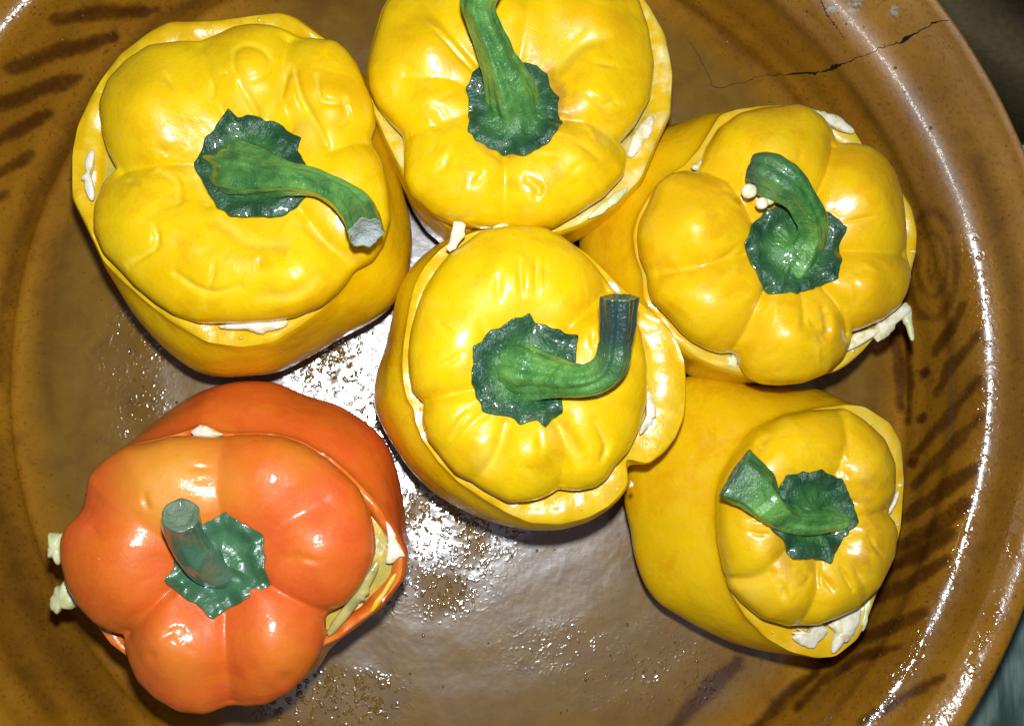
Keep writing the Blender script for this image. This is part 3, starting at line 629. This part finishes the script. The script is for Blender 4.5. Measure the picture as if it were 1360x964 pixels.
# 3: right, seven rounded lobes
P3_ = pepper('p3', 'golden stuffed pepper with rounded lobes and white seeds stuck on its stem',
    lid=[(932,215),(939,195),(954,170),(979,152),(1009,145),(1039,142),(1055,140),(1070,145),(1087,157),(1100,172),(1109,190),(1127,192),(1149,197),(1169,212),(1182,230),(1192,259),(1198,294),(1203,334),(1208,359),(1208,372),(1202,392),(1192,410),(1169,427),(1139,439),(1130,441),(1128,459),(1115,479),(1092,499),(1065,509),(1035,512),(1012,510),(994,502),(984,489),(978,471),(959,472),(939,464),(919,454),(905,442),(885,419),(867,402),(861,382),(857,360),(850,340),(847,315),(850,294),(862,269),(872,244),(887,232),(907,226),(922,226)],
    sil=[(895,157),(924,147),(959,139),(999,135),(1037,135),(1077,144),(1107,150),(1135,172),(1149,195),(1189,235),(1204,254),(1217,274),(1224,304),(1223,334),(1216,362),(1205,400),(1185,430),(1164,452),(1149,469),(1132,484),(1115,494),(1080,503),(1030,506),(984,502),(949,495),(917,488),(870,470),(815,430),(780,375),(767,335),(770,312),(785,275),(815,220),(850,180)],
    rim=[(955,150),(980,143),(1010,139),(1040,137),(1077,144),(1107,150),(1135,172),(1149,195),(1187,235),(1202,254),(1215,274),(1222,304),(1221,334),(1214,362),(1203,400),(1183,430),(1162,452),(1147,469),(1130,484),(1113,494),(1080,500),(1030,502),(984,498),(952,490),(920,475),(895,455),(872,425),(853,398),(850,365),(840,335),(837,310),(845,285),(862,256),(885,232),(908,218),(928,195)],
    cen=(1050,330), zr=6.6, skin='yel2', flesh='fleshg', seed=3,
    grooves=[([(1000,300),(965,240),(931,214)],.40,12), ([(985,340),(930,355),(857,361)],.34,12), ([(1012,385),(1000,410),(977,472)],.44,11), ([(1088,383),(1115,410),(1131,442)],.44,11), ([(1115,335),(1160,337),(1206,336)],.32,13),
             ([(1082,262),(1095,230),(1110,190)],.44,12), ([(1056,392),(1058,430)],.10,8)],
    creases=[([(945,350),(965,340),(975,330)],.06,3), ([(880,362),(910,360),(932,358)],.05,3), ([(1088,415),(1095,440),(1085,450)],.12,6), ([(1095,388),(1110,405),(1118,418)],.07,3), ([(1120,297),(1150,292)],.05,3)],
    dents=[(915,300,40,.30),(930,410,42,.28),(1020,195,50,.30),(1145,265,42,.28),(1150,385,38,.28),(1050,455,34,.26),(1095,460,26,.14),(1078,440,16,-.06)],
    calyx=[(987,324),(996,303),(1012,282),(1035,276),(1060,270),(1088,272),(1103,288),(1120,303),(1116,325),(1113,345),(1106,371),(1085,380),(1063,390),(1040,391),(1018,392),(1008,376),(999,362),(992,345)],
    stem=[(1052,350,.7,40),(1066,335,1.0,27),(1078,310,1.4,21),(1076,284,1.9,20),(1062,260,2.2,22),(1040,242,2.3,28),(1018,230,2.1,30),(1000,226,1.9,24)],
    stain=0.1, tint=[(1030,205,22,.25)], stem_tint=lambda u: max(0, min(1, (u-0.6)*2.2)), LH=1.6, zmid=4.0, ribs=5, base_in=0.82)
# 4: centre
P4 = pepper('p4', 'bright yellow stuffed pepper in the centre with sharply bent stem and split rim',
    lid=[(674,300),(639,307),(619,322),(594,340),(577,362),(562,387),(552,414),(545,442),(542,469),(543,494),(547,519),(560,536),(560,557),(567,582),(587,609),(604,629),(639,649),(674,667),(700,666),(725,660),(742,653),(765,652),(790,647),(805,636),(815,620),(834,600),(848,572),(857,542),(860,515),(859,480),(852,440),(838,408),(815,378),(800,362),(775,337),(747,315),(725,303),(700,299)],
    sil=[(655,298),(629,303),(595,310),(570,322),(545,345),(527,372),(521,399),(517,429),(511,464),(500,494),(495,519),(495,540),(501,557),(512,582),(540,622),(575,654),(619,679),(669,697),(700,703),(745,703),(782,694),(810,677),(829,659),(839,643),(838,632),(834,612),(858,624),(884,604),(902,582),(912,555),(915,530),(915,505),(913,479),(904,454),(889,432),(859,404),(824,377),(785,338),(747,312),(700,297)],
    rim=[(655,300),(632,304),(603,315),(582,330),(562,352),(549,376),(543,400),(538,430),(534,455),(532,480),(533,505),(538,530),(548,545),(550,562),(560,586),(580,614),(606,641),(640,664),(674,684),(705,697),(745,699),(782,690),(810,674),(826,658),(836,643),(835,632),(830,600),(840,612),(858,620),(884,601),(900,580),(910,555),(913,530),(913,505),(911,479),(902,454),(887,432),(857,405),(824,378),(785,339),(747,313),(700,298)],
    cen=(697,492), zr=7.3, skin='yel', flesh='flesh', seed=4,
    grooves=[([(630,518),(600,522),(558,534)],.34,13), ([(755,436),(785,408),(812,382)],.50,14), ([(740,560),(752,600),(748,655)],.34,12), ([(668,562),(655,610),(628,642)],.20,14), ([(640,548),(610,580),(590,600)],.14,14),
             ([(770,520),(820,540),(860,545)],.12,16)],
    creases=[([(662,370),(660,400)],.07,5), ([(690,350),(692,390)],.08,4), ([(712,350),(712,388)],.08,4), ([(724,352),(722,380)],.05,3), ([(675,565),(662,600),(650,625)],.12,7), ([(600,580),(610,560),(620,550)],.07,4), ([(798,435),(800,455),(796,475)],.12,4), ([(786,440),(787,460)],.08,4),
             ([(715,575),(718,600)],.05,5), ([(735,555),(760,590),(770,610)],.12,8), ([(790,560),(805,590),(800,610)],.10,5), ([(650,460),(640,430)],.04,6)],
    dents=[(600,440,55,.18),(690,360,50,.18),(595,560,28,.14),(700,605,32,.22),(790,610,40,.12),(790,450,30,.14),(830,500,30,.1),(640,600,26,.1),(735,615,16,-.12)],
    calyx=[(629,463),(640,455),(650,440),(675,430),(703,419),(710,428),(735,437),(765,447),(763,470),(764,490),(770,510),(745,530),(745,548),(733,556),(722,568),(712,558),(690,560),(668,552),(640,545),(633,530),(627,510)],
    stem=[(690,492,.8,46),(712,498,1.1,36),(745,503,1.6,26),(778,505,2.0,23),(806,491,2.3,23),(818,460,2.6,22),(821,430,2.8,25),(823,396,3.0,30)],
    tint=[(660,400,26,.3),(735,570,20,.3),(650,610,20,.45)], stain=0.15, stem_tint=lambda u: max(0, min(1, (u-0.50)*3.2)), LH=1.42, dip=0.66, caltint=0.9, fleshw=1.25, endflat=0.8)
# 5: orange
P5 = pepper('p5', 'orange stuffed pepper with short grey green stem, the only orange one',
    lid=[(116,671),(121,630),(133,618),(146,607),(172,591),(205,586),(229,579),(260,578),(283,580),(309,577),(344,576),(375,579),(403,589),(434,609),(458,630),(476,648),(489,674),(497,705),(499,731),(492,752),(481,776),(460,802),(433,821),(432,844),(424,870),(408,895),(388,916),(357,932),(330,937),(303,938),(275,946),(241,942),(210,924),(187,901),(177,880),(169,858),(165,842),(148,836),(130,825),(109,802),(94,774),(87,740),(86,714),(94,695),(110,680)],
    sil=[(83,697),(88,669),(104,643),(122,617),(148,589),(177,568),(205,547),(241,524),(275,511),(309,506),(344,507),(370,511),(390,522),(414,530),(445,537),(476,552),(502,570),(520,594),(533,635),(541,672),(545,710),(540,748),(536,771),(520,792),(502,815),(476,833),(455,851),(432,868),(420,895),(388,920),(355,934),(310,938),(275,944),(241,940),(208,924),(180,900),(164,880),(140,859),(120,831),(103,800),(90,770),(84,735)],
    rim=[(92,697),(108,675),(115,650),(128,622),(150,603),(175,587),(210,580),(240,572),(265,563),(285,571),(309,573),(344,572),(375,575),(403,584),(435,602),(462,623),(484,645),(504,668),(524,700),(540,735),(536,768),(520,790),(502,812),(476,830),(455,848),(430,860),(416,888),(384,910),(355,925),(310,928),(275,936),(243,932),(212,916),(186,893),(168,874),(145,857),(125,830),(107,799),(97,768),(91,735)],
    cen=(288,752), zr=6.8, skin='ora', flesh='flesho', seed=5, calmat='calyx_o', stemmat='stem_o',
    grooves=[([(297,684),(292,640),(292,578)],.22,22), ([(350,715),(385,690),(430,668)],.22,24), ([(352,772),(390,795),(434,822)],.42,13), ([(300,815),(303,870),(303,936)],.34,20), ([(235,775),(200,810),(166,842)],.40,14), ([(240,725),(190,690),(130,665)],.16,26)],
    creases=[([(225,840),(238,838),(248,848)],.05,3), ([(228,834),(242,832),(254,842)],.05,3), ([(250,850),(262,860)],.03,3)],
    dents=[(220,620,50,.16),(360,620,55,.2),(430,720,45,.22),(150,740,55,.22),(225,860,42,.26),(370,860,42,.24),(207,865,8,-.05),(378,902,10,-.06)],
    calyx=[(302,680),(320,692),(336,700),(351,710),(352,730),(354,755),(359,778),(335,790),(310,804),(285,820),(270,806),(245,790),(221,767),(232,750),(236,735),(245,715),(262,700),(282,690)],
    stem=[(294,755,.6,34),(278,752,1.1,26),(262,738,1.6,25),(249,718,2.0,24),(242,698,2.4,25),(240,684,2.9,25)],
    tint=[(230,640,75,.85),(290,640,40,.5),(230,870,45,.28),(370,850,45,.2),(400,610,40,.3)], stain=0.0, LH=1.55, dip=0.75, fleshw=0.4, zmid=4.2, caltint=0.3, stem_tint=lambda u: 0.15, ribamp=0.35)
# 6: lower right
P6 = pepper('p6', 'golden stuffed pepper at lower right with a flared stem pointing left',
    lid=[(957,632),(951,655),(951,690),(953,720),(960,755),(968,780),(985,800),(1009,820),(1044,830),(1079,828),(1105,818),(1131,807),(1161,780),(1183,737),(1188,706),(1185,692),(1177,680),(1181,662),(1185,645),(1183,611),(1170,580),(1144,556),(1120,541),(1095,543),(1070,545),(1035,552),(1000,571),(972,605)],
    sil=[(1125,520),(1100,512),(1050,509),(1000,506),(960,500),(920,498),(893,510),(868,545),(845,600),(832,650),(832,680),(838,700),(843,740),(858,780),(880,808),(930,838),(980,862),(1040,878),(1085,881),(1110,877),(1140,850),(1150,825),(1165,790),(1190,740),(1200,700),(1204,640),(1200,585),(1185,560),(1150,537)],
    rim=[(1125,535),(1150,538),(1183,560),(1198,587),(1202,640),(1198,700),(1188,740),(1165,790),(1152,825),(1140,850),(1110,874),(1085,876),(1050,868),(1018,850),(990,822),(970,790),(958,758),(951,720),(949,690),(950,655),(956,630),(972,602),(1000,568),(1040,549),(1090,540)],
    cen=(1084,686), zr=6.3, skin='yel2', flesh='fleshg', seed=6,
    grooves=[([(1040,725),(1010,755),(968,782)],.22,14), ([(1078,745),(1080,775),(1068,828)],.22,12), ([(1135,685),(1160,682),(1178,680)],.26,13), ([(1105,628),(1120,590),(1125,545)],.24,14), ([(1030,660),(990,640),(955,640)],.12,18), ([(1120,740),(1140,770),(1150,790)],.10,10)],
    creases=[([(957,715),(966,745),(970,775)],.14,5), ([(970,778),(1000,772),(1020,760)],.16,6), ([(1090,765),(1100,780)],.10,4), ([(1112,755),(1128,780)],.10,4), ([(1130,748),(1142,768)],.08,5), ([(1020,580),(1010,592),(1018,602)],.08,4), ([(1035,775),(1040,795)],.07,5), ([(1118,628),(1124,632)],.05,3), ([(1085,745),(1083,775)],.08,3)],
    dents=[(1015,600,40,.20),(1155,620,32,.18),(1150,735,30,.14),(1045,800,30,.16),(1000,740,26,.14),(1110,800,30,.12),(1075,580,36,.12)],
    calyx=[(1026,655),(1037,630),(1060,627),(1085,624),(1100,630),(1116,635),(1122,652),(1130,668),(1139,692),(1126,705),(1115,720),(1098,745),(1075,740),(1048,740),(1038,722),(1018,700),(1016,680)],
    stem=[(1122,690,.75,13),(1108,690,.85,18),(1080,692,1.0,20),(1050,690,1.2,20),(1030,681,1.4,23),(1014,664,1.55,29),(998,645,1.6,36),(976,630,1.6,41)],
    tint=[(1000,780,22,.4)], stain=0.6, LH=1.5, dip=0.7, zmid=3.9, stem_tint=lambda u: 0.45*max(0, min(1, (u-0.75)*4)), endflat=0.35, flatup=True, ribs=5, base_in=0.84, fleshw=0.75, zoff=0.7)

# ---- cheese and stuffing that shows at the cut edges: parts of their pepper's stuffing
def cheese(P, name, poly, dz, h, m='cheese', seed=1, rough=0.03, sm=3, **k):
    return blob(name, poly, P['zr']+dz, h, M[m], P['fill'], P['loc'], seed, rough, sm, **k)
cheese(P1, 'cheese', [(121,197),(127,200),(126,215),(121,232),(125,248),(127,262),(121,268),(112,252),(108,235),(114,228),(113,210)], .22, .12, seed=3)
cheese(P1, 'cheese', [(278,432),(300,431),(325,430),(355,424),(388,421),(385,433),(365,440),(350,444),(330,437),(300,437)], .25, .13, seed=4)
cheese(P2, 'cheese', [(853,163),(866,150),(872,155),(866,175),(852,195),(842,208),(834,205),(838,188)], .18, .10, seed=5)
cheese(P2, 'cheese', [(795,272),(815,258),(835,248),(822,268),(800,285),(780,290)], .16, .08, m='greencheese', seed=6)
cheese(P2, 'stuffing_crumb', [(632,296),(645,291),(665,293),(676,299),(672,305),(650,306),(636,304)], .75, .12, m='greencheese', seed=7)
cheese(P3_, 'cheese', [(1000,143),(1018,135),(1045,139),(1072,143),(1100,152),(1112,152),(1125,165),(1137,172),(1135,180),(1120,178),(1100,165),(1075,152),(1045,145)], .25, .14, seed=8)
cheese(P3_, 'cheese', [(918,222),(930,214),(934,224),(930,229),(920,227)], .35, .12, seed=9)
cheese(P3_, 'cheese', [(1135,442),(1160,435),(1180,420),(1198,405),(1210,408),(1207,420),(1192,425),(1180,447),(1165,455),(1160,446),(1140,458),(1125,475),(1128,455)], .25, .14, seed=10)
cheese(P3_, 'cheese_strand', [(1196,406),(1204,404),(1211,412),(1213,430),(1213,452),(1209,452),(1205,436),(1201,425),(1194,418)], .18, .10, m='greencheese', seed=11, tilt=None)
cheese(P3_, 'cheese', [(965,472),(975,470),(980,480),(978,490),(965,486)], .12, .10, m='greencheese', seed=12)
cheese(P4, 'cheese_strip', [(602,294),(619,299),(616,314),(606,330),(596,338),(593,330),(597,318)], .85, .12, seed=13, rough=.015, sm=1)
cheese(P4, 'cheese', [(858,518),(866,522),(872,545),(868,562),(858,572),(847,583),(849,570),(857,550)], .28, .14, seed=14)
cheese(P4, 'cheese', [(836,636),(843,641),(842,648),(836,648)], .20, .10, seed=15)
cheese(P4, 'cheese', [(808,372),(820,382),(825,390),(818,390),(806,378)], .30, .10, seed=16)
cheese(P5, 'cheese_strip', [(65,707),(85,706),(86,722),(84,745),(78,750),(64,742),(66,722)], -.15, .28, m='greencheese', seed=17, rough=.03, sm=1.5)
cheese(P5, 'cheese_strip', [(66,800),(72,785),(90,765),(102,785),(106,797),(90,805),(78,815),(67,812)], -.5, .26, m='greencheese', seed=18, rough=.03, sm=1.5)
cheese(P5, 'cheese', [(252,574),(266,564),(280,570),(300,577),(280,581),(258,580)], .35, .10, seed=19, low=.3)
cheese(P5, 'cheese', [(512,690),(520,698),(528,715),(539,740),(525,744),(512,748),(514,720)], .22, .07, seed=20, sm=1)
M['mash'] = flesh_mat('green_grey_mash', (0.30, 0.30, 0.10), (0.48, 0.42, 0.14))
cheese(P5, 'stuffing_mash', [(500,732),(503,750),(490,785),(465,815),(440,842),(436,826),(462,800),(480,775),(494,750)], .22, .14, m='mash', seed=21)
cheese(P5, 'pith_strip', [(522,762),(527,764),(515,785),(500,808),(488,818),(498,798),(512,778)], .24, .05, m='fleshp', seed=22)
cheese(P6, 'cheese', [(1047,832),(1058,833),(1064,842),(1075,838),(1082,826),(1094,826),(1100,836),(1090,847),(1080,858),(1062,856),(1050,847)], .22, .13, seed=23)
cheese(P6, 'cheese', [(1100,830),(1125,812),(1142,806),(1140,828),(1128,845),(1115,862),(1104,870),(1106,852),(1112,840)], .22, .14, seed=24)
cheese(P6, 'cheese', [(1190,654),(1194,650),(1190,668),(1183,682),(1178,686),(1177,676)], .25, .12, seed=25)
cheese(P6, 'stuffing_crumb', [(1146,800),(1155,790),(1158,798),(1152,810),(1150,826),(1145,840),(1138,832),(1142,815)], .0, .18, m='greencheese', seed=26)
# crumbs of cheese and pith caught along the cut edges
def crumbs(P, rim, k, seed, m='cheese'):
    rnd = random.Random(seed); V = []; Fc = []; R_ = un(rim, P['zr'])[:, :2]; L = len(R_)
    for _ in range(k):
        i = rnd.randrange(L); u = rnd.random(); q = R_[i]*(1-u)+R_[(i+1) % L]*u; q = P['c']+(q-P['c'])*rnd.uniform(0.86, 0.955)
        r = rnd.uniform(0.02, 0.07)*rnd.choice((1, 1, 1.6)); o = len(V); a0 = rnd.random()*6
        for h_, rr in ((0.0, 1.0), (0.6, 0.8), (1.0, 0.3)):
            for j in range(7):
                t = a0+j*6.283/7; rj = r*rr*rnd.uniform(0.6, 1.2); V.append((q[0]+rj*math.cos(t), q[1]+rj*math.sin(t)*0.8, P['zr']+0.03+h_*r*0.8))
        for b in (0, 7):
            for j in range(7): Fc.append((o+b+j, o+b+(j+1) % 7, o+b+7+(j+1) % 7, o+b+7+j))
        Fc.append(tuple(o+14+j for j in range(7)))
    ob = link('crumbs', np.array(V), Fc, M[m], P['fill'], loc=P['loc']); ob['kind'] = 'stuff'
for P, k, sd in ((P1, 26, 1), (P2, 30, 2), (P3_, 26, 3), (P4, 30, 4), (P6, 24, 6)): crumbs(P, P['rim'], k, sd, 'fleshp')
for P, k, sd in ((P3_, 10, 13), (P4, 8, 14), (P6, 12, 16), (P1, 6, 11)): crumbs(P, P['rim'], k, sd)
# two seeds and a bit of pith stuck on the stem of the lobed pepper
for x, y, r, dz in ((995, 254, 10.5, 2.55), (1012, 270, 8.5, 2.55), (1022, 266, 7, 2.5)):
    blob('seed', [(x+r*math.cos(a), y+r*0.95*math.sin(a)) for a in np.linspace(0, 6.28, 14, endpoint=False)], P3_['zr']+dz, .10, M['greencheese'] if r < 8 else M['cheese'], P3_['fill'], P3_['loc'], 40, .004, 1, low=.2, jag=0.02)

# ------------------------------------------------------------------ things on the table behind the dish
def board():
    m, nt, b = mat('dark_worn_wood'); co = coords(nt)
    mp = N(nt, 'ShaderNodeMapping'); mp.inputs['Scale'].default_value = (0.5, 3.0, 1); mp.inputs['Rotation'].default_value = (0, 0, 0.6); nt.links.new(co, mp.inputs[0])
    base = mixc(nt, ramp(nt, noise(nt, mp.outputs[0], 1.2, 6, 0.7), 0.35, 0.7), (0.003, 0.004, 0.006), (0.014, 0.012, 0.009))
    base = mixc(nt, attr(nt, 'tint'), base, mixc(nt, noise(nt, co, 4, 4), (0.14, 0.11, 0.05), (0.05, 0.04, 0.02)))
    nt.links.new(base, b.inputs['Base Color']); b.inputs['Roughness'].default_value = 0.6; b.inputs['Specular IOR Level'].default_value = 0.12
    nt.links.new(bump(nt, noise(nt, mp.outputs[0], 3, 5), 0.5, 0.06), b.inputs['Normal'])
    # thick slab whose lower left edge runs from (1262,0) to (1360,95), its worn edge lighter
    z = 3.2; A = un([(1225, -60), (1262, 25), (1300, 58), (1330, 80), (1362, 103), (1440, 150)], z)
    out = np.array([14., 14., 0]); n = len(A); rows = []
    for k, dz, dd in ((0, -3.4, 0.1), (0, -0.5, 0.0), (0.03, -0.12, 0), (0.06, 0.0, 0), (0.10, 0.03, 0), (0.15, 0.03, 0), (1, 0.03, 0), (1, -3.4, 0)):
        AA = catmull(A, 40); rows.append(AA+out*k+np.array([0, 0, dz]))
    K = np.array(rows); K[:, :, 2] += 0.03*Waves(3, 1.5)(K); tn = np.repeat(np.array([0.2, .5, .8, .7, .2, 0, 0, 0])[:, None], 40, 1)
    o = link('chopping_board', K.reshape(-1, 3), grid_faces(len(rows), 40, False, flip=True), m, attrs=dict(tint=tn), loc=(A[2][0], A[2][1], TZ))
    o['label'] = 'dark worn board with a paler edge behind the upper right rim of the dish'; o['category'] = 'board'
board()
print('TRIS', sum(len(o.data.polygons)*2 for o in C.objects if o.type == 'MESH'))
